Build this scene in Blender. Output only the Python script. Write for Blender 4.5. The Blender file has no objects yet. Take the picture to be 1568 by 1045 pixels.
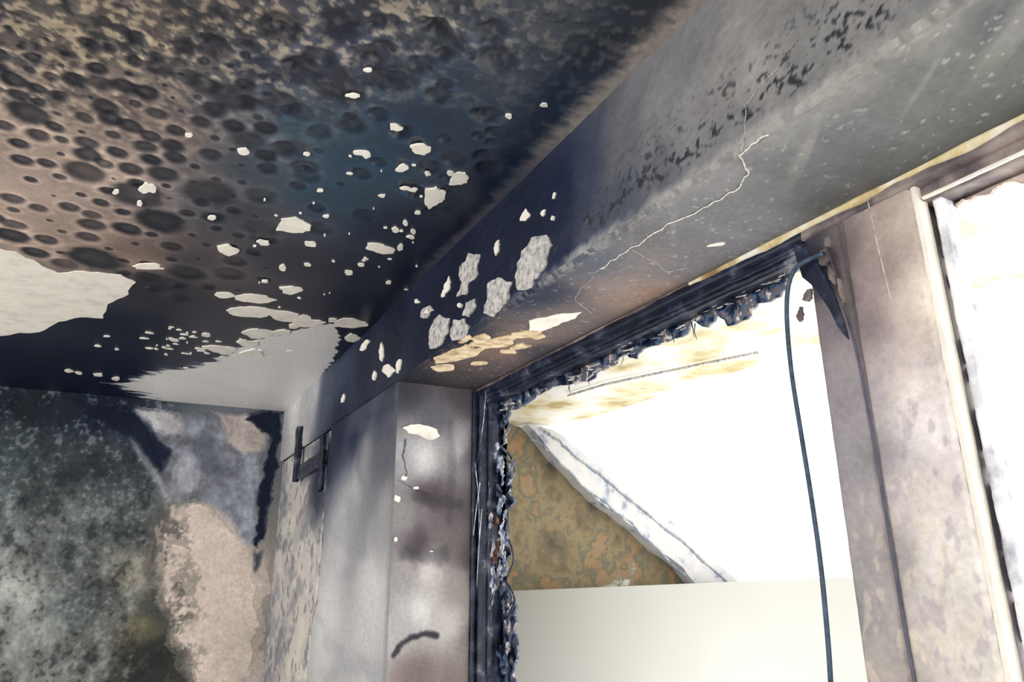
import bpy, math, random
import numpy as np
from mathutils import Matrix, Vector
random.seed(7); rng=np.random.RandomState(5)
S=bpy.context.scene
try:
    S.view_settings.view_transform='Standard'
except Exception as e: print(e)
CZ=1.5   # eye height
# ---------------- camera calibration (from vanishing points) ---------------
F=1095.0
def nrm(a): return a/np.linalg.norm(a)
dU=nrm(np.array([-18.,-3485.,F])); dL=np.array([-594.,347.,F]); dL=nrm(dL-dU*dU.dot(dL))
dX=-dL; dY=np.cross(dU,dX)
R=np.stack([dX,dY,dU])
cr,cd,cf=R[:,0],R[:,1],R[:,2]
cam=bpy.data.cameras.new('camera'); cam.lens=F/1568*36; cam.sensor_width=36; cam.clip_start=.02
co=bpy.data.objects.new('camera',cam); S.collection.objects.link(co); S.camera=co
M=Matrix.Identity(4)
for i in range(3):
    M[i][0]=cr[i]; M[i][1]=-cd[i]; M[i][2]=-cf[i]
M[2][3]=CZ
co.matrix_world=M
def U(u,v,ax,val):
    """photo measurement -> point on a room plane (metres, eye-centred)"""
    d=cr*((u-784)/F)+cd*((v-522.5)/F)+cf
    return d*(val/d[ax])
# room dimensions (eye-centred)
XL=-4.92; YW=.82; ZC=1.0; ZH=.661; YF=1.14; XO=-2.5; ZF=-1.5
# ---------------- noise helpers ----------------
def hsh(ix,iy,s):
    n=(ix.astype(np.int64)*374761393+iy.astype(np.int64)*668265263+s*144269504)&0xffffffff
    n=((n^(n>>13))*1274126177)&0xffffffff
    return ((n^(n>>16))&0xffff)/65535.0
def vn(x,y,s=0):
    x0=np.floor(x);y0=np.floor(y);fx=x-x0;fy=y-y0
    fx=fx*fx*(3-2*fx);fy=fy*fy*(3-2*fy)
    a=hsh(x0,y0,s);b=hsh(x0+1,y0,s);c=hsh(x0,y0+1,s);d=hsh(x0+1,y0+1,s)
    return (a*(1-fx)+b*fx)*(1-fy)+(c*(1-fx)+d*fx)*fy
def fbm(x,y,s=0,o=4):
    r=0;a=.5;t=0
    for i in range(o):
        cx=x*.8-y*.6;cy=x*.6+y*.8
        r=r+a*vn(cx+17.3*i,cy-9.1*i,s+i);t+=a;a*=.55;x=x*2.03;y=y*2.03
    return r/t
def ss(a,b,x):
    t=np.clip((x-a)/(b-a),0,1);return t*t*(3-2*t)
def lin(c):
    c=np.clip(np.asarray(c,float)/255.,0,1)
    return np.where(c<=.04045,c/12.92,((c+.055)/1.055)**2.4)
def inpoly(px,py,poly):
    r=np.zeros(px.shape,bool);n=len(poly)
    for i in range(n):
        x1,y1=poly[i];x2,y2=poly[(i+1)%n]
        if y1==y2: continue
        c=((y1>py)!=(y2>py))&(px<(x2-x1)*(py-y1)/(y2-y1)+x1)
        r^=c
    return r
# ---------------- mesh helpers ----------------
def mk(name,V,Fq,C=None,mat=None,parent=None,smooth=False):
    V=np.asarray(V,np.float32).reshape(-1,3);Fq=np.asarray(Fq,np.int32)
    me=bpy.data.meshes.new(name)
    k=Fq.shape[1]
    me.vertices.add(len(V));me.vertices.foreach_set('co',V.ravel())
    me.loops.add(len(Fq)*k);me.loops.foreach_set('vertex_index',Fq.ravel())
    me.polygons.add(len(Fq));me.polygons.foreach_set('loop_start',np.arange(len(Fq),dtype=np.int32)*k)
    try: me.polygons.foreach_set('loop_total',np.full(len(Fq),k,np.int32))
    except Exception: pass
    me.update(calc_edges=True)
    if C is not None:
        at=me.color_attributes.new('Col','FLOAT_COLOR','POINT')
        c4=np.ones((len(V),4),np.float32);c4[:,:3]=C
        at.data.foreach_set('color',c4.ravel())
    if smooth: me.polygons.foreach_set('use_smooth',np.ones(len(Fq),bool))
    me.validate();me.update()
    ob=bpy.data.objects.new(name,me);S.collection.objects.link(ob)
    if mat: me.materials.append(mat)
    if parent: ob.parent=parent
    return ob
def empty(name):
    e=bpy.data.objects.new(name,None);S.collection.objects.link(e);e.empty_display_size=.1
    return e
class Acc:
    def __init__(s): s.V=[];s.F=[];s.C=[];s.n=0
    def add(s,V,Fq,C):
        V=np.asarray(V,float).reshape(-1,3);C=np.broadcast_to(np.asarray(C,float),V.shape)
        s.V.append(V);s.F.append(np.asarray(Fq)+s.n);s.C.append(C);s.n+=len(V)
    def box(s,a,b,c):
        x0,y0,z0=a;x1,y1,z1=b
        V=[(x0,y0,z0),(x1,y0,z0),(x1,y1,z0),(x0,y1,z0),(x0,y0,z1),(x1,y0,z1),(x1,y1,z1),(x0,y1,z1)]
        s.add(V,[(0,3,2,1),(4,5,6,7),(0,1,5,4),(1,2,6,5),(2,3,7,6),(3,0,4,7)],c)
    def out(s,name,mat,parent=None,smooth=False):
        return mk(name,np.concatenate(s.V),np.concatenate(s.F),np.concatenate(s.C),mat,parent,smooth)
def grid(us,vs):
    A,B=np.meshgrid(us,vs);nu,nv=len(us),len(vs)
    i=np.arange(nu*nv).reshape(nv,nu)
    q=np.stack([i[:-1,:-1],i[:-1,1:],i[1:,1:],i[1:,:-1]],-1).reshape(-1,4)
    return A.ravel(),B.ravel(),q
def idw(a,b,ctl,ax,val,ia,ib,p=1.6,eps=4e-4,warp=.03,wf=6,seed=1):
    """interpolate measured soot and painted-glare colours over a surface"""
    wa=a+(fbm(a*wf,b*wf,seed)-.5)*warp*2; wb=b+(fbm(a*wf+50,b*wf,seed+9)-.5)*warp*2
    num=0;den=0
    for c in ctl:
        P=U(c[0],c[1],ax,val)
        d=(wa-P[ia])**2+(wb-P[ib])**2+eps
        w=1/d**p
        col=np.array([c[2],c[3],c[4],c[5] if len(c)>5 else 0.])
        num=num+w[:,None]*col;den=den+w
    r=num/den[:,None]
    return r[:,:3],r[:,3]
def mixc(c,t,m): 
    m=np.clip(m,0,1)[:,None];return c*(1-m)+np.array(t,float)*m
def pmask(A,B,poly,ax,val,ia,ib,amp,fr,seed,aa=.0):
    """noisy-edged region mask on a surface, lightly feathered"""
    P=[U(*p,ax,val) for p in poly];P=[(p[ia],p[ib]) for p in P]
    m=0
    for k in range(4):
        dx=(fbm(A*fr,B*fr,seed)-.5)*amp+aa*(k%2-.5);dy=(fbm(A*fr+31,B*fr,seed+5)-.5)*amp+aa*(k//2-.5)
        m=m+inpoly(A+dx,B+dy,P)*.25
        if aa==0: return m*4
    return m
# ---------------- materials ----------------
def newmat(name):
    m=bpy.data.materials.new(name);m.use_nodes=True
    nt=m.node_tree;b=nt.nodes['Principled BSDF'];return m,nt,b
def attr_mat(name,fs=60,amt=.35,bump=.3,rough=.75,dist=.004,spec=.3):
    m,nt,b=newmat(name);N=nt.nodes;L=nt.links
    at=N.new('ShaderNodeAttribute');at.attribute_name='Col'
    tc=N.new('ShaderNodeTexCoord')
    no=N.new('ShaderNodeTexNoise');no.inputs['Scale'].default_value=fs;no.inputs['Detail'].default_value=6;no.inputs['Roughness'].default_value=.65
    L.new(tc.outputs['Object'],no.inputs['Vector'])
    mr=N.new('ShaderNodeMapRange');mr.inputs['From Min'].default_value=.25;mr.inputs['From Max'].default_value=.75
    mr.inputs['To Min'].default_value=1-amt;mr.inputs['To Max'].default_value=1+amt
    L.new(no.outputs['Fac'],mr.inputs['Value'])
    vm=N.new('ShaderNodeVectorMath');vm.operation='SCALE'
    L.new(at.outputs['Color'],vm.inputs[0]);L.new(mr.outputs['Result'],vm.inputs['Scale'])
    L.new(vm.outputs['Vector'],b.inputs['Base Color'])
    bp=N.new('ShaderNodeBump');bp.inputs['Strength'].default_value=bump;bp.inputs['Distance'].default_value=dist
    L.new(no.outputs['Fac'],bp.inputs['Height']);L.new(bp.outputs['Normal'],b.inputs['Normal'])
    b.inputs['Roughness'].default_value=rough
    b.inputs['Specular IOR Level'].default_value=spec
    return m
def noise_mat(name,cols,scale=20,rough=.6,bump=.3,detail=6,dist=.003,stretch=(1,1,1),spec=.4):
    m,nt,b=newmat(name);N=nt.nodes;L=nt.links
    tc=N.new('ShaderNodeTexCoord');mp=N.new('ShaderNodeMapping');mp.inputs['Scale'].default_value=stretch
    no=N.new('ShaderNodeTexNoise');no.inputs['Scale'].default_value=scale;no.inputs['Detail'].default_value=detail;no.inputs['Roughness'].default_value=.6
    L.new(tc.outputs['Object'],mp.inputs['Vector']);L.new(mp.outputs['Vector'],no.inputs['Vector'])
    cr_=N.new('ShaderNodeValToRGB');el=cr_.color_ramp.elements
    while len(el)<len(cols): el.new(.5)
    for i,(p,c) in enumerate(cols):
        el[i].position=p;el[i].color=(*lin(c),1)
    L.new(no.outputs['Fac'],cr_.inputs['Fac']);L.new(cr_.outputs['Color'],b.inputs['Base Color'])
    bp=N.new('ShaderNodeBump');bp.inputs['Strength'].default_value=bump;bp.inputs['Distance'].default_value=dist
    L.new(no.outputs['Fac'],bp.inputs['Height']);L.new(bp.outputs['Normal'],b.inputs['Normal'])
    b.inputs['Roughness'].default_value=rough;b.inputs['Specular IOR Level'].default_value=spec
    return m
m_ceil=attr_mat('soot_ceiling',60,.22,.25,.34,.003,.45)
m_wall=attr_mat('soot_plaster',70,.18,.22,.6,.003)
m_left=attr_mat('scorched_wall',50,.22,.3,.8,.003)
m_flake=noise_mat('exposed_plaster',[(.3,(222,217,208)),(.5,(244,238,226)),(.7,(250,245,235))],14,.85,.06)
m_flakeg=noise_mat('grey_plaster',[(.32,(112,114,120)),(.45,(174,172,170)),(.6,(214,209,204))],55,.85,.3)
m_flakeo=noise_mat('ochre_plaster',[(.3,(150,122,95)),(.48,(215,192,155)),(.65,(240,222,190))],30,.8,.2)
m_char=noise_mat('charred_frame',[(.38,(8,15,34)),(.52,(22,32,56)),(.62,(64,70,88)),(.75,(156,156,162))],16,.4,.3,stretch=(1,1,1))
m_mauve=noise_mat('smoked_frame',[(.35,(66,60,66)),(.5,(107,97,98)),(.68,(162,148,140))],10,.5,.2)
m_melt=noise_mat('melted_plastic',[(.36,(8,14,34)),(.45,(26,42,74)),(.52,(98,118,144)),(.58,(120,94,78)),(.63,(230,232,236))],26,.35,.4)  # palest stop also paints bright highlights on the melted jamb
m_cable=noise_mat('burnt_cable',[(.3,(35,50,70)),(.7,(74,94,116))],60,.5,.2)
m_seal=noise_mat('scorched_sealant',[(.35,(150,120,80)),(.48,(225,205,155)),(.6,(250,244,230))],9,.7,.1)
# ---------------- CEILING ----------------
PX=lambda u,v:U(u,v,2,ZC)
ctl=[(30,20,82,78,80,1),(100,60,108,100,92,1),(60,130,142,128,118,.7),(60,200,174,154,142,.15),(50,290,194,172,160,.05),(20,350,182,160,146,.05),
(150,250,172,152,140,.08),(200,150,126,112,106,.55),(250,60,100,92,88,.9),(250,200,138,122,115,.2),(300,280,102,96,97,.05),(360,190,82,82,88,.2),
(300,400,66,60,64,0),(210,390,124,106,96,0),(120,350,164,144,132,.05),(250,440,36,34,44,0),(400,100,60,64,76,.6),(380,30,82,78,80,.9),(450,200,52,70,84,.1),(500,300,32,58,78,0),
(560,250,34,60,80,0),(600,350,14,30,52,0),(450,400,22,28,46,0),(350,470,18,24,42,0),(200,500,10,20,42,0),(60,550,4,14,40,0),(200,565,4,20,46,0),
(380,330,50,54,64,0),(400,260,62,72,84,0),(500,470,8,18,40,0),(650,200,28,48,70,0),(700,110,46,58,74,.25),(800,50,52,58,70,.45),(620,20,76,76,82,.8),(540,60,62,66,78,.65),
(850,150,32,48,70,.15),(920,50,46,54,66,.3),(1020,40,58,62,72,.4),(780,280,14,30,56,0),(720,350,20,28,48,0),(640,420,10,22,44,0),(560,500,6,14,36,0),
(900,140,54,62,76,.25),(-60,200,180,158,146,.15),(-80,400,160,140,128,.05),(0,600,4,12,36,0),(-100,-100,86,80,78,1),(500,-80,60,62,68,.9),(1000,-80,50,56,66,.4)]
xs=np.concatenate([np.arange(XL,-.3,.0045),np.linspace(-.3,2.2,60)])
ys=np.concatenate([np.linspace(-2.6,-1.0,30)[:-1],np.arange(-1.0,YW-.002,.0045),[YW]])
A,B,q=grid(xs,ys)
C,sp=idw(A,B,ctl,2,ZC,0,1,eps=2e-3)
h=np.zeros(len(A))
n1=fbm(A*18,B*18,3,5);n2=fbm(A*60,B*60,11,3)
C*=(.88+.24*fbm(A*5,B*5,21,4))[:,None]
sp=np.clip(sp,0,1)
m=ss(.53,.62,n2*.75+n1*.25)*sp
C=mixc(C,(216,196,164),m*.62)
m=ss(.48,.38,n2*.5+n1*.5)*sp; C=mixc(C,(34,38,46),m*.7)
h+=-(n1-.5)*.014*np.clip(sp,0.02,1)-(n2-.5)*.006*np.clip(sp,.02,1)
spots=[(145,397,.10,.85),(245,340,.085,.9),(135,238,.040,.8),(130,265,.06,.65),(210,300,.08,.65),(320,296,.08,.65),(285,418,.07,.9),(140,345,.045,.7),(70,368,.04,.75),(20,362,.06,.9),
(325,333,.04,.85),(200,260,.035,.75),(250,268,.045,.75),(45,175,.052,.8),(160,165,.036,.8),(90,148,.026,.75),(180,235,.03,.8),(380,215,.05,.55),(400,300,.05,.4),(450,230,.05,.5),(430,160,.05,.6),(360,150,.06,.65),
(470,270,.04,.4),(520,130,.07,.6),(600,120,.06,.5),(560,330,.04,.4),(310,130,.04,.6),(330,75,.04,.6),(140,330,.03,.6),(60,320,.03,.65),(20,305,.035,.65),(100,405,.05,.5),(230,210,.028,.8),(380,160,.03,.6),(460,110,.05,.6),(680,70,.05,.55),(760,90,.05,.4),(490,350,.05,.4),(400,350,.06,.5),(350,420,.06,.6),(270,455,.05,.6),(430,40,.05,.6),(520,40,.05,.6),(200,195,.032,.8),(265,225,.034,.8)]
nbig=len(spots)
pts=[]
for k in range(9000):
    u=random.uniform(-80,410);v=random.uniform(60,445)
    if u>200 and random.random()<.3: continue
    if any(((u-a)/36)**2+((v-b)/18)**2<1 for a,b in pts): continue
    if any(((u-s_[0])/38)**2+((v-s_[1])/16)**2<1 for s_ in spots[:nbig]): continue
    pts.append((u,v))
for u,v in pts:
    spots.append((u,v,random.choice([.008,.011,.015,.02,.026,.032])*(1+.5*(v>330)),random.uniform(.6,.9)))
for k in range(60):
    spots.append((random.uniform(400,760),random.uniform(30,330),random.uniform(.015,.04),random.uniform(.3,.55)))
nx=len(xs);C3=C.reshape(len(ys),nx,3);H2=h.reshape(len(ys),nx)
nzz=fbm(A*25,B*25,77,2).reshape(len(ys),nx)
for (u,v,r,dk) in spots:
    P=PX(u,v);i0,i1=np.searchsorted(xs,[P[0]-2*r,P[0]+2*r]);j0,j1=np.searchsorted(ys,[P[1]-2*r,P[1]+2*r])
    if i1<=i0 or j1<=j0: continue
    xx,yy=np.meshgrid(xs[i0:i1],ys[j0:j1])
    d=np.sqrt((xx-P[0])**2+((yy-P[1])*1.05)**2)/r+(nzz[j0:j1,i0:i1]-.5)*.3
    mm=(1-ss(.66,1.04,d))*dk*(.72+.28*ss(0,.8,d))
    C3[j0:j1,i0:i1]=C3[j0:j1,i0:i1]*(1-mm[...,None])+np.array([28,30,40.])*mm[...,None]
    rim=np.exp(-((d-1.25)/.2)**2)*.13
    C3[j0:j1,i0:i1]*=(1+rim[...,None])
    H2[j0:j1,i0:i1]+=(1-ss(.4,1.1,d))*min(r,.03)*.2
C=C3.reshape(-1,3);h=H2.ravel()
bm=ss(YW-.07,YW-.01,B+(fbm(A*60,B*20,31)-.5)*.05)*ss(-1.75,-1.2,A)
C=mixc(C,(184,172,162),bm*.85)
bm=ss(YW-.05,YW-.01,B+(fbm(A*40,B*20,33)-.5)*.05)*ss(-3.0,-1.9,A)*(1-ss(-1.7,-1.2,A))
C=mixc(C,(106,100,106),bm*.8)
poly=[PX(*p)[:2] for p in [(190,592),(232,572),(290,562),(330,547),(375,525),(430,510),(465,500),(512,498),(520,520),(510,550),(482,592),(430,645),(330,645),(240,618)]]
PB=PX(240,580)[1];PB2=PX(400,560)[1]
lf=1-ss(PB,PB2,B)
dx=(fbm(A*9,B*6,41)-.5)*.22;dy=(fbm(A*18,B*6,43)-.5)*(.06+.26*lf)
pm=inpoly(A+dx,B+dy,poly).astype(float)
dy2=dy+(fbm(A*44,B*9,44)-.5)*(.02+.22*lf)
dy3=dy+(fbm(A*60,B*14,46)-.5)*(.02+.3*lf)
pm=pm*.4+.3*inpoly(A+dx,B+dy2,poly)+.3*inpoly(A+dx,B+dy3,poly)
wc=np.array([252,250,247.])-((fbm(A*3,B*3,45)-.5)*30)[:,None]
C=C*(1-pm[:,None])+wc*pm[:,None]
CC=lin(C)
V=np.stack([A,B,ZC+h],1)
ceil_=Acc();ceil_.add(V,q[:,::-1],CC)
ceil_.box((XL-.2,-2.6,ZC+.03),(2.2,YF+.1,ZC+.2),lin((60,60,65)))
ceiling=ceil_.out('ceiling',m_ceil,smooth=True)
# ---------------- flakes helpers ----------------
def rag(poly,it=2,amp=.18,rs=None):
    rs=rs or random
    P=[np.array(p,float) for p in poly]
    for _ in range(it):
        Q=[]
        for i in range(len(P)):
            a=P[i];b=P[(i+1)%len(P)];Q.append(a);d=b-a
            Q.append((a+b)/2+np.array([-d[1],d[0]])*rs.uniform(-amp,amp))
        P=Q;amp*=.8
    return P
def blob(u,v,a,b,ang=0,n=8):
    r=[];t0=random.uniform(0,6.28)
    for i in range(n):
        t=2*math.pi*i/n+t0+random.uniform(-.15,.15);k=random.uniform(.62,1.18)
        x=a*k*math.cos(t);y=b*k*math.sin(t);c,s_=math.cos(ang),math.sin(ang)
        r.append((u+x*c-y*s_,v+x*s_+y*c))
    return r
def flakes(name,polys,ax,val,off,mat,parent,it=2,amp=.14):
    """thin plaster plates following a surface; off=signed thickness toward room"""
    V=[];Fc=[]
    for pi,p in enumerate(polys):
        xsz=max(t[0] for t in p)-min(t[0] for t in p);ysz=max(t[1] for t in p)-min(t[1] for t in p)
        k=max(ysz/max(xsz,1e-3),.05)
        p=[(u*k,v) for u,v in p] if k<.6 else p
        p=rag(p,it,amp)
        if k<.6: p=[(u/k,v) for u,v in p]
        n=len(p);b=len(V);oo=off*(1+.045*(pi%17))
        for s_ in (0,1):
            for (u,v) in p:
                w=U(u,v,ax,val);
                w=w.copy();w[ax]=val+(oo if s_ else -.6*off);V.append(w)
        Fc.append([b+n+i for i in range(n)])
        for i in range(n):
            j=(i+1)%n;Fc.append([b+i,b+j,b+n+j,b+n+i])
    me=bpy.data.meshes.new(name);me.from_pydata([tuple(x) for x in V],[],Fc);me.update()
    ob=bpy.data.objects.new(name,me);S.collection.objects.link(ob);me.materials.append(mat);ob.parent=parent
    return ob
fl=[[(-80,380),(0,381),(25,386),(60,403),(90,418),(140,417),(185,421),(208,432),(197,450),(165,465),(158,487),(125,485),(90,492),(60,508),(0,514),(-80,517)]]
ell=[(227,407,27,6),(227,287,15,9),(178,293,6,4),(214,311,6,4),(446,344,29,11),(374,231,10,5),(540,146,10,3),(605,194,12,5),(553,233,15,4),(562,236,6,5),(643,227,16,8),(617,256,12,6),
(703,272,20,11),(690,264,5,5),(663,302,19,15),(778,176,6,3.5),(833,160,6,3.5),(620,288,8,2.5),(633,290,8,3),(585,299,6,3),(475,373,11,5),(403,371,9,4),(348,382,17,8),(325,333,9,3),(290,206,6,3),
(583,380,22,7),(605,351,7,5),(621,341,4,4),(630,362,7,3),(632,353,5,4),(613,378,5,5),(433,409,6,5),(446,444,19,6),(390,456,30,8),(345,452,16,5),(535,417,8,4),(534,494,29,8),(540,517,16,8),
(388,477,38,9),(434,485,28,9),(462,488,16,7),(370,474,22,6),(474,494,22,6),(398,509,33,9),(380,525,16,5),(432,508,16,5),(340,535,28,7),(385,540,22,7),(315,512,9,3),(450,499,10,4),(510,490,8,4),
(105,568,7,2.5),(120,571,6,2.5),(150,574,8,2.5),(178,580,7,3),(265,520,9,2.5),(470,405,6,2.5),(490,291,5,2.5),(655,265,5,3),(640,325,6,3),(595,432,5,2.5),(553,405,6,2.5),(563,106,6,2.5),(470,350,5,2.5),(500,330,5,2),(405,430,6,2),(470,235,5,2),(535,265,6,2),(620,510,5,3)]
for e in ell: fl.append(blob(e[0],e[1],e[2],e[3],random.uniform(-.05,.15)))
for k in range(45):
    fl.append(blob(random.gauss(285,50),random.gauss(530,12),random.uniform(1.5,8),random.uniform(.7,1.6),.1,6))
for k in range(30):
    fl.append(blob(random.uniform(380,660),random.uniform(230,480),random.uniform(1,3.5),random.uniform(.8,1.6),.1,6))
flakes('exposed_plaster_patches',fl,2,ZC,-.003,m_flake,ceiling)
# ---------------- WINDOW WALL ----------------
wctl=[(1350,10,132,130,130),(1200,30,126,125,125),(1150,110,150,146,143),(1250,100,128,128,128),(1050,200,134,132,134),(1130,190,120,120,122),(1000,170,122,121,122),(950,230,100,100,106),(1010,270,94,96,104),(950,300,72,77,90),
(860,290,16,28,56),(900,265,56,62,82),(800,340,12,22,46),(700,430,6,14,42),(600,520,6,14,40),(650,540,8,16,44),(900,370,70,75,90),(860,400,24,33,60),(780,470,8,17,46),(560,560,8,16,42),(840,330,10,22,50),
(450,625,218,216,214),(480,600,178,178,182),(520,570,44,58,82),(435,680,172,170,173),(500,600,66,74,92),(520,640,10,22,50),(560,620,14,24,50),(590,620,28,34,54),(500,700,26,34,56),(560,700,140,140,145),(590,700,94,95,104),(540,760,172,171,174),(590,780,154,153,155),(545,650,26,34,58),
(480,740,40,46,64),(520,820,200,199,200),(570,900,204,203,203),(500,950,212,211,210),(560,1030,200,199,199),(450,760,198,191,183),(430,850,184,180,180),(455,900,214,205,196),(415,950,158,160,165),(445,1000,210,201,194),(405,1030,148,151,157),
(470,860,206,200,195),(420,780,130,132,141),(1450,-60,120,122,123),(400,1100,148,148,153),(560,1150,190,190,190),(460,690,184,181,181)]
m_=Acc()
def beam():
    xs=np.concatenate([np.arange(XL,-.1,.004),np.linspace(-.1,2.2,80)]);zs=np.arange(ZH,ZC+.003,.0035);zs=np.concatenate([zs,[ZC+.01]])
    A,B,q=grid(xs,zs)
    C,_=idw(A,B,wctl,1,YW,0,2,warp=.02,seed=5,wf=9,eps=8e-4)
    n1=fbm(A*22,B*22,51,5);n2=fbm(A*110,B*110,53,2)
    C*=(.90+.20*n1)[:,None]
    zone=ss(-2.0,-1.3,A)
    band=np.exp(-((B-.725-(n1-.5)*.08)/.018)**2)
    wide=np.exp(-((B-.765)/.06)**2)
    dk=ss(.66-.16*band,.74-.14*band,n2)*zone*np.clip(.85*band+.75*wide,0,1)
    C=mixc(C,(46,48,55),dk)
    low=(1-ss(.012,.035,B-ZH+(fbm(A*30,B*30,57)-.5)*.03))*zone
    C=mixc(C,(174,171,167),low*.55*n1*2)
    h=-(n1-.5)*.006-(n2-.5)*.003*zone*band+low*(fbm(A*40,B*40,61)-.3)*.012
    V=np.stack([A,YW+h+.010*(1-ss(0,.012,B-ZH)),B],1)
    m_.add(V,q,lin(C))
def pier():
    xs=np.arange(XL,XO+.004,.006);xs[-1]=XO;zs=np.concatenate([np.linspace(ZF,-.7,20)[:-1],np.arange(-.7,ZH+.003,.005)])
    A,B,q=grid(xs,zs)
    C,_=idw(A,B,wctl,1,YW,0,2,warp=.05,seed=5,wf=5,eps=3e-3)
    n1=fbm(A*6,B*10,71,5)
    xe=-3.55-.16*ss(.2,-.7,B)
    strip=1-ss(-.04,.02,A-xe+(fbm(A*8,B*8,75)-.5)*.14)
    C=mixc(C,(118,122,132),ss(.50,.68,fbm(A*5,B*9,81,5))*strip*.55)
    C=mixc(C,(232,222,210),ss(.48,.62,fbm(A*6+30,B*10,83,5))*strip*.5)
    C=mixc(C,(96,98,108),ss(.60,.66,fbm(A*16,B*16,89,4))*strip*.55)
    edge=np.exp(-((A-xe+(fbm(A*2,B*12,85)-.5)*.10)/.010)**2);C=mixc(C,(84,80,84),edge*.65)
    e2=np.exp(-((A-xe+.09+(fbm(A*2,B*12,86)-.5)*.12)/.018)**2);C=mixc(C,(242,232,218),e2*.55)
    C=mixc(C,(104,103,108),ss(XO-.06,XO-.005,A)*.35)
    C=mixc(C,(124,125,132),ss(.5,.7,fbm(A*1.5,B*5,87,3))*(1-strip)*.35)
    h=-(n1-.5)*.008*(.1+strip)+.02*strip
    V=np.stack([A,YW+h,B],1);m_.add(V,q,lin(C))
beam();pier()
sctl=[(640,578,42,42,52),(700,575,72,64,67),(760,540,116,95,86),(730,565,84,74,75),(800,520,124,105,94),(820,540,62,58,66),(870,490,108,97,96),(950,440,131,118,114),(1000,400,121,115,116),(980,450,138,113,99),(1060,400,109,107,113),
(1100,330,113,115,118),(1200,260,115,119,122),(1300,200,112,115,118),(1400,130,110,113,111),(1500,100,96,99,95),(1540,30,82,85,88),(1150,360,117,117,123),(1250,300,123,125,126),(1400,220,100,103,103),(1500,170,90,92,90),
(1300,130,146,144,142),(1200,200,142,142,142),(1420,50,138,136,132),(1100,270,136,134,137),(900,400,90,94,106),(820,450,36,43,64),(720,520,22,27,48)]
def soffit():
    xs=np.concatenate([np.arange(XO,-.1,.004),np.linspace(-.1,2.2,80)]);ys=np.arange(YW,YF+.02,.004)
    A,B,q=grid(xs,ys)
    C,_=idw(A,B,sctl,2,ZH,0,1,warp=.02,seed=15,wf=8,eps=8e-4)
    st=fbm(A*20,B*4,91,4);C*=(.90+.20*st)[:,None]
    n2=fbm(A*70,B*70,93,3)
    low=(1-ss(.0,.03,B-YW+(fbm(A*30,B*30,57)-.5)*.03))*ss(-2.,-1.4,A)
    C=mixc(C,(180,176,170),low*.6*ss(.4,.6,n2))
    stk=ss(.52,.66,fbm(A*16+B*22,B*2,95,3))*ss(-1.3,-.9,A)*np.exp(-((B-.92)/.06)**2);C=mixc(C,(178,173,163),stk*.45)
    lt=ss(.78,.82,fbm(A*90,B*90,97,2))*.5;C=mixc(C,(190,192,192),lt)
    h=(st-.5)*.003+low*(n2-.5)*.008+.010*(1-ss(0,.012,B-YW))
    m_.add(np.stack([A,B,ZH+h],1),q[:,::-1],lin(C))
soffit()
rctl=[(620,600,58,56,64),(700,605,76,70,75),(660,640,92,91,99),(650,700,210,209,211),(700,690,168,167,169),(625,700,168,168,172),(660,760,70,59,66),(700,780,87,79,84),(620,790,138,134,136),(640,840,75,67,72),(690,840,106,99,101),(620,880,154,150,151),
(660,880,204,199,196),(640,940,214,212,211),(700,900,149,143,141),(690,960,195,191,189),(715,980,124,116,114),(640,1035,124,111,108),(690,1040,130,119,115),(715,700,92,88,94),(718,850,84,76,78),(610,960,180,178,178)]
def jit(pl,n,a):
    out=[]
    for i in range(len(pl)-1):
        for k in range(n):
            t=k/n;out.append((pl[i][0]*(1-t)+pl[i+1][0]*t+random.uniform(-a,a),pl[i][1]*(1-t)+pl[i+1][1]*t+random.uniform(-a,a)))
    out.append(pl[-1]);return out
def reveal():
    ys=np.arange(YW,YF+.02,.004);zs=np.concatenate([np.linspace(ZF,-.7,20)[:-1],np.arange(-.7,ZH+.003,.004)])
    A,B,q=grid(ys,zs)
    C,_=idw(A,B,rctl,0,XO,1,2,warp=.03,seed=25,wf=7,eps=1e-3)
    C*=(.86+.28*fbm(A*9,B*5,101,4))[:,None]
    for pl,w,op in [([(602,1004),(610,992),(620,982),(634,976),(650,973),(668,974)],.009,.85),([(620,672),(617,700),(623,722),(621,736)],.0022,.85),([(606,735),(622,742),(640,752),(656,757)],.0022,.45),([(640,760),(664,768),(700,772)],.020,.3),([(622,846),(650,856),(680,850)],.024,.3),([(640,770),(642,830),(638,860)],.02,.15),([(690,650),(692,720),(688,800)],.015,.2)]:
        best=9
        pl=jit(pl,3,1.2)
        for i in range(len(pl)-1):
            p=U(*pl[i],0,XO)[1:];r=U(*pl[i+1],0,XO)[1:];d=r-p
            t=np.clip(((A-p[0])*d[0]+(B-p[1])*d[1])/d.dot(d),0,1)
            best=np.minimum(best,np.hypot(A-p[0]-t*d[0],B-p[1]-t*d[1]))
        best=best+(fbm(A*30,B*30,103)-.5)*w*1.4
        C=mixc(C,(26,26,36),(1-ss(w*.3,w*1.7,best))*op)
    V=np.stack([XO-.0+(fbm(A*10,B*10,105)-.5)*.006,A,B],1)
    m_.add(V,q,lin(C))
reveal()
g=lin((90,90,95))
m_.box((XL-.2,YW+.035,ZH+.025),(2.2,YF+.1,ZC+.03),g)
m_.box((XL-.2,YW+.035,ZF),(XO-.012,YF+.1,ZH+.03),g)
m_.box((XO-.02,YW,ZF),(2.2,YF+.1,-.62),g)
wall_window=m_.out('wall_window',m_wall,smooth=True)
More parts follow.
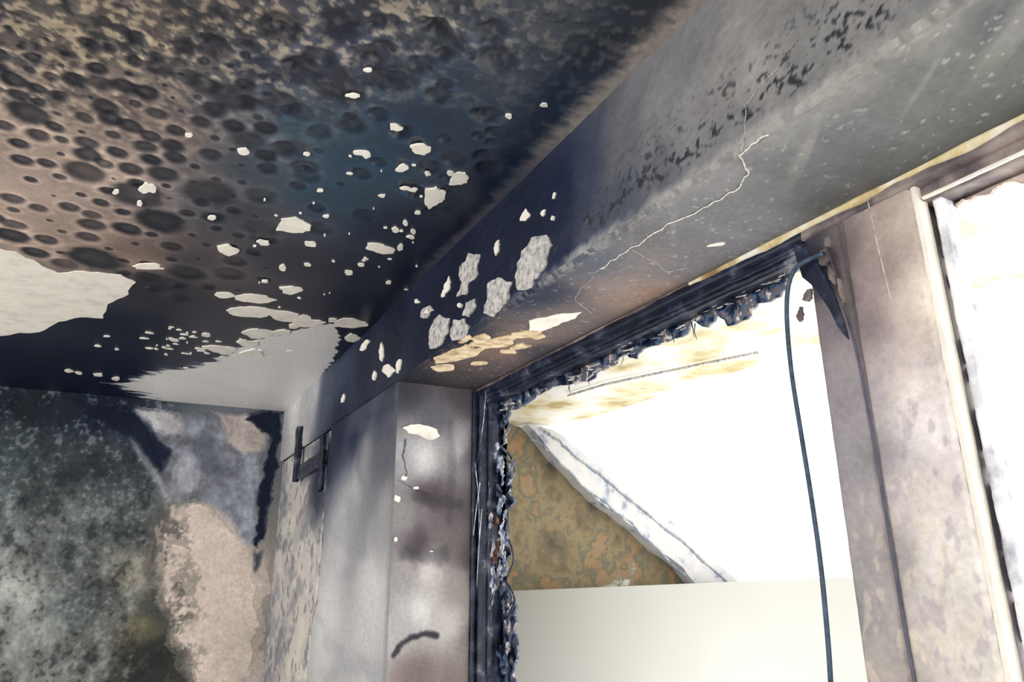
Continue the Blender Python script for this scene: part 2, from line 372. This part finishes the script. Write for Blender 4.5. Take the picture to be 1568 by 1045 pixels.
fw=[[(800,385),(815,365),(838,360),(846,375),(838,405),(815,440),(795,445),(790,425)],[(705,410),(718,388),(736,390),(733,420),(715,452),(700,455)],[(748,435),(765,425),(785,432),(780,458),(755,485),(742,480)],
 [(662,500),(675,482),(690,488),(688,510),(675,530),(660,535)],[(696,490),(712,488),(720,500),(708,518),(694,522)],[(715,465),(728,458),(730,470),(718,486),(710,484)],[(648,475),(660,468),(666,476),(654,488),(645,486)]]
flakes('grey_plaster_patches',fw,1,YW,-.004,m_flakeg,wall_window,3,.16)
fw=[blob(805,331,7,11,.5),blob(833,326,3,6,.3),blob(762,380,4,11,.3),blob(686,437,5,14,.4),blob(680,450,3,6,.3),blob(850,300,2,5,.3),blob(596,568,11,10,0),blob(612,560,4,14,.2),blob(585,540,3,18,0),blob(560,528,12,5,-.9),blob(526,612,2,8,.3),blob(655,478,4,3,0),
    blob(705,468,3,5,0),blob(848,335,2,4,.3),blob(640,462,4,4,0),blob(575,575,3,8,.2)]
flakes('white_plaster_chips',fw,1,YW,-.004,m_flake,wall_window)
fs=[blob(760,523,42,8,-.15,12),blob(800,512,32,6,-.1),blob(705,541,38,11,-.25,12),blob(680,562,24,6,-.05),blob(735,556,15,3.5,-.1),blob(780,538,13,3.5,0),blob(735,517,17,5,-.2),blob(795,530,17,3.5,-.1),blob(712,520,11,4,-.4),blob(825,515,12,3,-.1)]
flakes('ochre_plaster_patches',fs,2,ZH,-.003,m_flakeo,wall_window)
flakes('cream_plaster_patch',[[(810,491),(835,486),(890,478),(880,487),(860,493),(830,506),(808,512)],blob(1100,373,16,2,-.2)],2,ZH,-.003,m_flake,wall_window)
flakes('reveal_chips',[[(616,655),(628,651),(640,650),(655,653),(668,658),(673,668),(660,675),(650,672),(640,666),(625,664)],blob(607,764,5,6),blob(618,733,6,4),blob(605,827,3,4),blob(636,748,5,3),blob(660,845,4,1)],0,XO,.006,m_flake,wall_window,2,.08)
def curve(name,pts,r,mat,parent,spline='POLY',tap=None):
    cu=bpy.data.curves.new(name,'CURVE');cu.dimensions='3D';cu.bevel_depth=r;cu.bevel_resolution=3
    sp_=cu.splines.new('POLY');
    P=[np.array(p,float) for p in pts]
    Q=[]
    n=len(P)
    for i in range(n-1):
        a=P[max(i-1,0)];b=P[i];c=P[i+1];d=P[min(i+2,n-1)]
        for t in np.linspace(0,1,9)[:-1]:
            Q.append(.5*((2*b)+(-a+c)*t+(2*a-5*b+4*c-d)*t*t+(-a+3*b-3*c+d)*t**3) if spline=='S' else b+(c-b)*t)
    Q.append(P[-1]);sp_.points.add(len(Q)-1)
    for i,p in enumerate(Q): sp_.points[i].co=(*p,1);sp_.points[i].radius=(tap(i/len(Q)) if tap else 1)
    ob=bpy.data.objects.new(name,cu);S.collection.objects.link(ob);cu.materials.append(mat)
    dg=bpy.context.evaluated_depsgraph_get();me=bpy.data.meshes.new_from_object(ob.evaluated_get(dg));me.name=name
    ob2=bpy.data.objects.new(name,me);bpy.data.objects.remove(ob);ob2.name=name;S.collection.objects.link(ob2)
    if not me.materials: me.materials.append(mat)
    if parent: ob2.parent=parent
    return ob2
ck=[(1178,205),(1150,222),(1132,240),(1147,262),(1135,285),(1110,300),(1075,320),(1022,345),(985,370),(950,390),(920,412)]
curve('crack_soffit',[U(u,v,2,ZH-.001) for u,v in jit(ck,4,2)],.0011,m_flake,wall_window,tap=lambda t:.5+.9*random.random())
ck=[(1195,100),(1165,130),(1142,160),(1140,200),(1135,232)]
curve('crack_face',[U(u,v,1,YW-.001) for u,v in jit(ck,4,2)],.0009,m_flakeg,wall_window,tap=lambda t:.3+.9*random.random())
curve('crack_branch',[U(u,v,2,ZH-.001) for u,v in jit([(970,385),(1000,400),(1025,418),(1055,410)],4,2)],.0007,m_flakeg,wall_window)
curve('crack_branch_low',[U(u,v,2,ZH-.001) for u,v in jit([(920,412),(890,440),(880,462),(905,480)],4,2)],.0007,m_flakeg,wall_window)
def bead(name,x0,x1,w,mat):
    xs=np.arange(x0,x1,.006);V=[]
    for i,x in enumerate(xs):
        k=float(vn(np.array([x*9.]),np.array([3.]),5)[0]);k2=float(vn(np.array([x*30.]),np.array([9.]),6)[0])
        ww=w*(.45+.9*k+.4*k2)
        V+=[(x,YF+.004,ZH+.002),(x,YF-ww*.4,ZH-.0005),(x,YF-ww*.3,ZH-ww*.35),(x,YF-.001,ZH-ww),(x,YF+.004,ZH-ww)]
    n=len(xs);Fq=[(i*5+j,i*5+(j+1)%5,(i+1)*5+(j+1)%5,(i+1)*5+j) for i in range(n-1) for j in range(5)]
    return mk(name,V,Fq,None,mat,None,True)
sb=bead('trim_sealant_bead',-1.25,2.1,.010,m_seal)
sb2=bead('trim_sealant_bead',XO,-1.25,.006,m_mauve)
# ---------------- LEFT WALL ----------------
lctl=[(50,620,26,38,50),(150,625,12,22,46),(20,680,62,72,78),(50,750,86,95,98),(130,700,64,74,80),(150,780,92,101,103),(100,850,108,115,116),(40,880,154,156,152),(90,800,120,125,124),(200,800,92,99,101),(60,1000,146,149,146),(130,1020,130,135,132),
(130,930,98,105,106),(185,930,100,104,100),(200,880,128,124,112),(215,960,112,106,84),(235,930,70,72,70),(235,1015,42,44,45),(255,1030,60,60,58),(250,850,130,122,114),(215,735,70,78,86),(180,700,62,70,80),(-80,800,92,100,103),(-80,1000,132,136,134),(0,600,20,28,42),(100,1200,116,116,116),(230,780,102,108,109),(300,700,122,127,136),(400,1100,212,200,190),(330,900,212,200,190)]
lw=Acc()
ys=np.concatenate([np.linspace(-2.6,-1.3,20)[:-1],np.arange(-1.3,YW+.03,.0045)]);zs=np.concatenate([np.linspace(ZF,-.9,16)[:-1],np.arange(-.9,ZC+.004,.0045)])
A,B,q=grid(ys,zs)
C,_=idw(A,B,lctl,0,XL,1,2,p=1.8,eps=4e-3,warp=.07,wf=6,seed=35)
n1=fbm(A*5,B*5,111,5);n2=fbm(A*48,B*48,113,4);n3=fbm(A*15,B*11,117,4)
P=U(262,800,0,XL);dark=(1-ss(P[1]-.15,P[1],A))
C*=(1+(n1-.5)*(.1+.8*dark))[:,None]
C*=(1+(n3-.5)*.5*dark)[:,None]
C=mixc(C,(192,194,188),ss(.54,.68,n3*.4+n2*.6)*dark*.4)
C=mixc(C,(34,40,46),ss(.46,.34,n3*.45+n2*.55)*dark*.5)
h=(n1-.5)*.02*dark+(n1-.5)*.008+(n2-.5)*.005*dark
def reg(poly,col,amp=.05,fr=12,seed=1,op=1,nz=.25,aa=.012,dh=0,s2=0):
    global C,h
    m=pmask(A,B,poly,0,XL,1,2,amp,fr,seed,aa)*op
    c=np.array(col,float)*(1+(fbm(A*6,B*6,seed+70,4)-.5)*2*nz+(fbm(A*22,B*22,seed+90,3)-.5)*nz)[:,None]
    C=C*(1-m[:,None])+c*m[:,None];h=h+m*dh
reg([(252,790),(268,768),(300,760),(335,775),(368,805),(385,840),(400,870),(396,960),(384,1070),(300,1070),(270,1000),(250,930),(240,860)],(228,212,200),.14,10,201,1,.10,.06,.004)
m=pmask(A,B,[(240,790),(285,772),(280,900),(305,1070),(255,1070),(235,860)],0,XL,1,2,.3,12,209,.08);C=mixc(C,(84,84,80),m*ss(.44,.60,n3*.6+n2*.4)*.75)
reg([(100,612),(215,628),(240,660),(262,700),(248,735),(205,682),(150,645)],(10,20,44),.08,14,211,.9,.25,.03)
reg([(235,640),(290,635),(335,645),(352,690),(400,688),(402,735),(390,775),(396,830),(380,836),(352,792),(320,772),(264,768),(243,738),(262,700),(240,672)],(138,142,154),.07,14,221,1,.5,.02,.006)
reg([(330,632),(395,640),(412,668),(396,690),(372,694),(350,682)],(204,191,184),.07,14,231,.9,.35,.02,.006)
reg([(205,625),(270,630),(282,650),(262,668),(236,662),(222,650)],(178,176,178),.07,14,241,.9,.3,.02,.006)
reg([(265,745),(278,700),(300,690),(300,760),(270,766)],(184,185,190),.07,14,243,.7,.2,.04)
reg([(300,668),(330,680),(345,720),(320,735),(300,705)],(96,102,118),.08,16,245,.6,.3,.03)
reg([(374,640),(385,632),(432,630),(424,720),(410,800),(396,842),(388,832),(400,790),(396,745),(410,700),(412,668)],(14,24,48),.07,16,251,1,.2,.012)
reg([(222,668),(236,664),(262,690),(262,700),(240,700)],(14,24,48),.05,12,253,1)
reg([(196,668),(205,672),(245,728),(262,764),(254,770),(238,738),(208,690)],(184,186,190),.05,16,255,.7,.2,.02,.006)
reg([(388,842),(394,850),(402,840),(398,870),(390,880)],(50,54,70),.03,12,257,.8)
V=np.stack([XL+h,A,B],1);lw.add(V,q,lin(C))
lw.box((XL-.25,-2.6,ZF),(XL-.02,YF+.1,ZC+.2),g)
wall_left=lw.out('wall_left',m_left,smooth=True)
# floor
fa=Acc();fx,fy,fq=grid(np.linspace(XL,2.2,60),np.linspace(-2.6,YF,40))
fa.add(np.stack([fx,fy,ZF+.0*fx],1),fq,lin((105,100,96)))
fa.box((XL-.2,-2.6,ZF-.15),(2.2,YF+.1,ZF-.01),g)
fa.out('floor',m_left)
# ---------------- WINDOW FRAME ----------------
def rbar(acc,p0,p1,a,b,n=60,j=.003,c=(.1,.1,.1),seed=0,k=3):
    """bar swept p0->p1 with rectangular section spanned by vectors a,b, heat-warped"""
    p0,p1,a,b=[np.array(t,float) for t in (p0,p1,a,b)]
    per=[]
    for i in range(k): per.append((i/k,0))
    for i in range(k): per.append((1,i/k))
    for i in range(k): per.append((1-i/k,1))
    for i in range(k): per.append((0,1-i/k))
    m=len(per);V=[];off=np.zeros((m,3))
    for s_ in range(n+1):
        t=s_/n;o=p0+(p1-p0)*t
        off=off*.7+rng.uniform(-j,j,(m,3))*.7
        for i,(x,y) in enumerate(per):
            V.append(o+a*x+b*y+off[i])
    Fq=[]
    for s_ in range(n):
        for i in range(m):
            i2=(i+1)%m;Fq.append((s_*m+i,s_*m+i2,(s_+1)*m+i2,(s_+1)*m+i))
    acc.add(V,Fq,c)
def ragged_plate(name,poly,ax,val,th,mat,parent,it=2,amp=.25):
    return flakes(name,[poly],ax,val,th,mat,parent,it,amp)
wf=empty('window_1')
a=Acc()
XM=-.91
rbar(a,(XO,YF,ZH-.03),(XM,YF,ZH-.03),(0,.11,0),(0,0,.04),120,.001)
rbar(a,(XO,YF+.02,ZH-.058),(XM,YF+.02,ZH-.058),(0,.05,0),(0,0,.03),160,.0015)
rbar(a,(XO,YF+.012,ZH-.045),(XM,YF+.012,ZH-.045),(0,.012,0),(0,0,.018),160,.0015)
rbar(a,(XO,YF,-.65),(XO,YF,ZH-.02),(.035,0,0),(0,.11,0),120,.0015)
rbar(a,(XO+.03,YF+.03,-.65),(XO+.03,YF+.03,ZH-.03),(.022,0,0),(0,.05,0),160,.002)
rbar(a,(XO,YF-.02,-.65),(XO,YF-.02,ZH-.01),(.014,0,0),(0,.02,0),120,.001)
rbar(a,(XO,YF,-.65),(2.1,YF,-.65),(0,.11,0),(0,0,.06),80,.002)
a.out('charred_frame_bars',m_char,wf,True)
hd=[(742,600),(900,530),(1060,450),(1210,372),(1212,425),(1195,455),(1160,465),(1150,484),(1115,500),(1100,482),(1085,502),(1060,490),(1052,512),(1012,526),(985,535),(975,550),(958,543),(945,556),(915,570),(900,585),(868,590),(830,602),(790,628),(760,636)]
ragged_plate('melted_gasket_head',hd,1,YF+.075,.004,m_melt,wf,2,.18)
jl=[(742,610),(772,622),(778,650),(764,682),(772,700),(786,706),(781,740),(788,770),(774,790),(776,820),(784,850),(770,872),(768,900),(778,905),(792,930),(788,960),(794,1000),(786,1030),(794,1060),(760,1060),(752,900),(750,750)]
ragged_plate('melted_gasket_jamb',jl,1,YF+.09,.006,m_melt,wf,3,.25)
def scraps(name,regs,ax,val,mat,parent,th=.004,ang=0):
    pl=[]
    for (u0,v0,u1,v1,n,smin,smax,asp) in regs:
        for k in range(n):
            t=random.random();pl.append(blob(u0+(u1-u0)*t+random.gauss(0,5),v0+(v1-v0)*t+random.gauss(0,4),random.uniform(smin,smax),random.uniform(smin,smax)*asp,random.uniform(-.3,.3)-(.35 if asp<1 else -.15),8))
    flakes(name,pl,ax,val,th,mat,parent,2,.25)
scraps('char_scraps_head',[(770,615,1200,415,40,4,15,.3)],1,YF+.055,m_char,wf,.001)
scraps('pale_scraps_head',[(860,584,1195,425,34,3,11,.12),(745,632,790,615,7,3,9,.3),(870,588,950,550,10,3,9,.3)],1,YF+.048,m_flakeg,wf,.001)
scraps('char_scraps_jamb',[(755,640,775,1040,34,2,7,3.)],1,YF+.06,m_melt,wf,.001)
m_bl=noise_mat('pale_highlight',[(.36,(66,80,106)),(.5,(158,168,188)),(.6,(230,232,235))],30,.4,.3)  # blue-white tones paint bright highlights on jamb scraps and some wires
scraps('highlight_scraps_jamb',[(734,680,758,930,20,1,3.5,7.),(766,690,770,880,20,2,5,3.5)],1,YF+.03,m_bl,wf,.001)
scraps('rust_scraps_jamb',[(748,790,760,890,12,1.5,5,4)],1,YF+.045,noise_mat('rusty_residue',[(.4,(84,60,56)),(.6,(160,118,94))],40),wf,.001)
for k in range(18):
    u=random.uniform(860,1195);v=582-(u-860)*.47+random.uniform(-6,10);l=random.uniform(6,26)
    curve('melted_thread',[U(u,v,1,YF+.07),U(u+random.uniform(-3,3),v+l*.5,1,YF+.07),U(u+random.uniform(-4,6),v+l,1,YF+.07)],.0018,m_char,wf,'S',tap=lambda t:1-.7*t)
for (u0,v0,u1,v1) in [(742,650,722,760),(726,700,734,820),(735,740,722,850),(748,830,738,960),(744,600,732,700),(752,900,748,1010),(738,780,730,900)]:
    curve('dangling_wire',[U(u0,v0,1,YF-.01),U((u0+u1)/2+random.uniform(-5,5),(v0+v1)/2,1,YF-.015),U(u1,v1,1,YF-.01)],.002,m_char if random.random()<.6 else m_bl,wf,'S',tap=lambda t:1-.5*t)
# drooping curls of melted profile off the jamb
for (u,v,l,sx) in [(766,640,40,14),(772,700,55,16),(768,770,60,10),(772,830,70,14),(770,900,60,18)]:
    curve('melted_profile_curl',[U(u-6,v-l*.3,1,YF+.05),U(u+sx*.6,v,1,YF+.06),U(u+sx,v+l*.4,1,YF+.065),U(u+sx*.3,v+l*.8,1,YF+.06)],.005,random.choice([m_melt,m_char]),wf,'S',tap=lambda t:(.6+.6*random.random())*(1-.5*t))
# ---- mullion
mu=Acc()
mctl=[(1250,400,60,56,68),(1300,380,110,98,100),(1350,350,168,150,142),(1390,340,196,180,170),(1270,500,124,116,122),(1300,600,142,136,141),(1290,700,148,144,149),(1320,850,168,162,162),(1350,1000,178,170,165),(1310,950,148,144,146),(1340,500,140,126,128),(1390,480,212,194,186),(1420,460,254,240,220),(1400,600,228,219,214),(1380,560,202,189,186),(1430,650,242,235,232),  # right-hand tones raised: window glare and warm glow painted into the colour
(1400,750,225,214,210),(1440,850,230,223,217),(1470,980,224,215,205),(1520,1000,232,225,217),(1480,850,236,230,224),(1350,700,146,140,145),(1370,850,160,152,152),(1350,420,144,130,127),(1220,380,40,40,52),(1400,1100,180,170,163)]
def panel(x0,x1,y,z0,z1,hx=0,st=.003):
    xs=np.linspace(x0,x1,max(int((x1-x0)/st),4));zs=np.arange(z0,z1,st)
    A,B,q=grid(xs,zs)
    C,_=idw(A,B,mctl,1,YF,0,2,warp=.015,seed=45,wf=9,eps=1e-3)
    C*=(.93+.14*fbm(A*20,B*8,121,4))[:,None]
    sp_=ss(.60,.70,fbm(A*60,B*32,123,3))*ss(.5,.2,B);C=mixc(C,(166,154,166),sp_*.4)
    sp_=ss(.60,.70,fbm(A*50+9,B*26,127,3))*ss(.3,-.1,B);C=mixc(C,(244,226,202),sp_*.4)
    e=np.minimum(A-x0,x1-A);h=.006*(1-ss(0,.006,e))
    V=np.stack([A,y+h+(fbm(A*30,B*30,125)-.5)*.002,B],1);mu.add(V,q,lin(C))
ZT=ZH-.03
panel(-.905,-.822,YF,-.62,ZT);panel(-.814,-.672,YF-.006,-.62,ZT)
mu.box((-.903,YF+.006,-.62),(-.674,YF+.1,ZT),lin((150,142,146)))
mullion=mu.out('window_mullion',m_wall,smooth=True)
b2=Acc()
rbar(b2,(-.672,YF+.0,-.62),(-.672,YF+.0,ZT),(.008,0,0),(0,.03,0),150,.0005)
b2.out('rebate_highlight',m_flake,mullion,True)  # pale bar paints the highlight line down the mullion's right edge
curve('groove_wire',[U(u,v,1,YF-.010) for u,v in [(1262,372),(1285,440),(1312,540),(1335,660),(1362,820),(1385,960),(1400,1045),(1420,1160)]],.0028,noise_mat('smoked_wire',[(.3,(66,68,88)),(.7,(104,104,118))],30),mullion,'S')
curve('highlight_line',[U(u,v,1,YF-.006) for u,v in [(1328,303),(1338,350),(1352,410),(1364,458)]],.0012,m_flakeg,mullion,'S')  # thin pale curve stands in for a highlight line on the mullion
flakes('torn_strip',[[(1216,372),(1235,382),(1262,420),(1285,470),(1300,520),(1284,500),(1255,450),(1230,425),(1222,400)]],1,YF-.03,-.003,m_char,mullion,1,.06)
flakes('torn_strip_fixings',[blob(1262,395,9,14,.3),blob(1268,372,6,9,.2),blob(1226,482,4,12,.2),blob(1238,455,8,12,.5),blob(1290,450,4,22,-.2),blob(1275,420,4,20,-.3)],1,YF-.028,-.004,m_mauve,mullion,2,.2)
# second light (right of mullion)
w2=empty('window_2')
hh=Acc()
rbar(hh,(XM,YF,ZH-.03),(2.1,YF,ZH-.03),(0,.11,0),(0,0,.04),160,.0008)
rbar(hh,(-.672,YF+.015,ZH-.055),(2.1,YF+.015,ZH-.055),(0,.06,0),(0,0,.03),160,.001)
hh.out('head_bars',m_mauve,w2,True)
hh=Acc();rbar(hh,(-.66,YF+.008,ZH-.056),(2.1,YF+.008,ZH-.056),(0,.006,0),(0,0,.005),200,.0006);hh.out('pale_head_bead',m_flake,w2,True)
m_pale=noise_mat('glare_washed_frame',[(.3,(140,144,160)),(.42,(204,206,214)),(.55,(246,246,248))],14,.5,.15)  # frame colour paled to paint in the window glare
rj=[(1398,318),(1440,318),(1456,345),(1450,372),(1441,402),(1452,440),(1462,482),(1470,540),(1478,575),(1484,620),(1494,640),(1502,690),(1504,722),(1515,760),(1528,850),(1540,905),(1560,1060),(1535,1060),(1470,680),(1425,450)]
ragged_plate('melted_gasket_jamb',rj,1,YF+.07,.005,m_pale,w2,3,.2)
m_sootb=noise_mat('soot_lump',[(.3,(70,76,98)),(.5,(118,124,144)),(.65,(190,194,206))],12,.6,.2)
flakes('soot_lumps',[blob(1478,535,13,26,-.2,10),blob(1486,572,9,12,0),blob(1508,655,15,42,-.15,12),blob(1520,705,10,16,0),blob(1534,790,13,54,-.12,12),blob(1550,868,12,38,-.1,10),blob(1562,960,10,40,-.1,10),blob(1448,380,8,18,0,9),blob(1452,435,9,15,0)],1,YF+.066,-.004,m_sootb,w2,3,.2)
rt=[(1398,318),(1480,268),(1600,205),(1600,262),(1568,282),(1530,285),(1500,300),(1475,305),(1456,322),(1440,335)]
m_pk=noise_mat('scorched_reveal',[(.3,(120,106,106)),(.5,(196,180,170)),(.7,(236,224,210))],12,.7,.2)
ragged_plate('melted_gasket_head',rt,1,YF+.07,.005,m_pk,w2,3,.2)
b3=Acc();rbar(b3,(-.655,YF+.03,-.62),(-.655,YF+.03,ZT),(.014,0,0),(0,.04,0),150,.001);b3.out('jamb_bar',m_pale,w2,True)
# hanging cable
cab=curve('hanging_cable',[U(u,v,1,YF-.05) for u,v in [(1262,388),(1238,398),(1218,412),(1207,440),(1205,490),(1212,570),(1226,660),(1242,760),(1256,860),(1266,960),(1272,1045),(1276,1150)]],.0045,m_cable,None,'S')
br=Acc()
def pbar(acc,u0,v0,u1,v1,w,ax,val,d):
    p=U(u0,v0,ax,val);r=U(u1,v1,ax,val)
    dd=nrm(r-p);n_=np.cross(dd,[0,1,0]);n_=nrm(n_)*w
    rbar(acc,p-n_/2,r-n_/2,n_,(0,-d,0),20,.002)
pbar(br,463,655,457,738,.05,1,YW,.03);pbar(br,455,728,500,700,.07,1,YW,.02);pbar(br,498,668,494,752,.05,1,YW,.02)
br.out('burnt_conduit_bracket',m_char)
# ---------------- EXTERIOR ----------------
XG=-3.72
m_br=noise_mat('peeling_render',[(.30,(60,58,46)),(.42,(98,88,68)),(.5,(120,106,80)),(.55,(86,88,74)),(.60,(134,105,72)),(.66,(112,106,90)),(.72,(180,178,166))],4.5,.85,.6,10,.02)
gp=[U(*p,0,XG) for p in [(770,648),(800,655),(860,725),(960,812),(1050,890),(1100,960),(700,960),(700,640)]]
V=[tuple(p) for p in gp]+[(p[0]-.2,p[1],p[2]) for p in gp];n=len(gp)
me=bpy.data.meshes.new('neighbour_gable_wall');me.from_pydata(V,[],[list(range(n)),list(range(2*n-1,n-1,-1))]+[[i,i+n,(i+1)%n+n,(i+1)%n] for i in range(n)])
gab=bpy.data.objects.new('neighbour_gable_wall',me);S.collection.objects.link(gab);me.materials.append(m_br)
m_tr=noise_mat('verge_board_white',[(.34,(120,126,138)),(.42,(164,166,170)),(.6,(178,176,172))],9,.6,.5,8,.01)
tr=[(796,655),(830,662),(850,672),(870,690),(915,725),(960,760),(1040,825),(1112,889),(1118,896),(1055,898),(1030,870),(960,812),(900,768),(862,728),(830,695)]
tv=flakes('verge_board',[tr],0,XG,.10,m_tr,gab,2,.06)
m_edge=noise_mat('verge_shading',[(.35,(96,106,122)),(.65,(150,154,162))],9,.5,.2)  # grey-blue curves paint shading lines along the board edges
curve('verge_shade_line',[U(u,v,0,XG+.10) for u,v in jit([(832,662),(852,672),(872,692),(918,728),(960,762),(1040,827),(1112,891)],4,1.5)],.009,m_edge,gab,tap=lambda t:.5+.8*random.random())
curve('verge_shade_line_inner',[U(u,v,0,XG+.10) for u,v in jit([(815,672),(850,700),(900,752),(965,800),(1050,882)],5,3)],.009,m_edge,gab,tap=lambda t:.2+.9*random.random())
m_par=noise_mat('parapet_paint',[(.3,(162,162,157)),(.7,(170,170,165))],.8,.6,.05,2)
pp=[U(700,909,0,-3.5),U(1300,885,0,-3.5)];d=(pp[1]-pp[0])/(pp[1][1]-pp[0][1])
y0,y1=1.30,4.6;z0=pp[0][2]+d[2]*(y0-pp[0][1]);z1=pp[0][2]+d[2]*(y1-pp[0][1])
V=[(-3.5,y0,-1.5),(-3.5,y1,-1.5),(-3.5,y1,z1),(-3.5,y0,z0)];V+=[(-3.55,b,c) for (_,b,c) in V]
mk('balcony_parapet',V,[(0,1,2,3),(7,6,5,4),(3,2,6,7),(1,5,6,2),(0,3,7,4),(0,4,5,1)],None,m_par)
m_so=noise_mat('balcony_soffit_paint',[(.35,(176,156,104)),(.44,(216,206,170)),(.52,(232,228,214)),(.6,(238,236,228))],3.5,.7,.3,8,.01)
sof=Acc();sof.box((XG-.4,YF+.11,.80),(2.2,2.25,.95),(1,1,1));so=sof.out('balcony_soffit',m_so)
curve('soffit_conduit',[U(870,606,2,.785),U(930,588,2,.785),U(1160,540,2,.785)],.006,m_flakeg,so)
# ---------------- LIGHT ----------------
w=bpy.data.worlds.new('world');S.world=w;w.use_nodes=True
bg=w.node_tree.nodes['Background'];bg.inputs['Color'].default_value=(1,.98,.945,1);bg.inputs['Strength'].default_value=3.0
for o in S.objects:
    if o.parent is None and o!=co: o.location.z+=CZ
print('objs',[o.name for o in S.objects if o.parent is None])
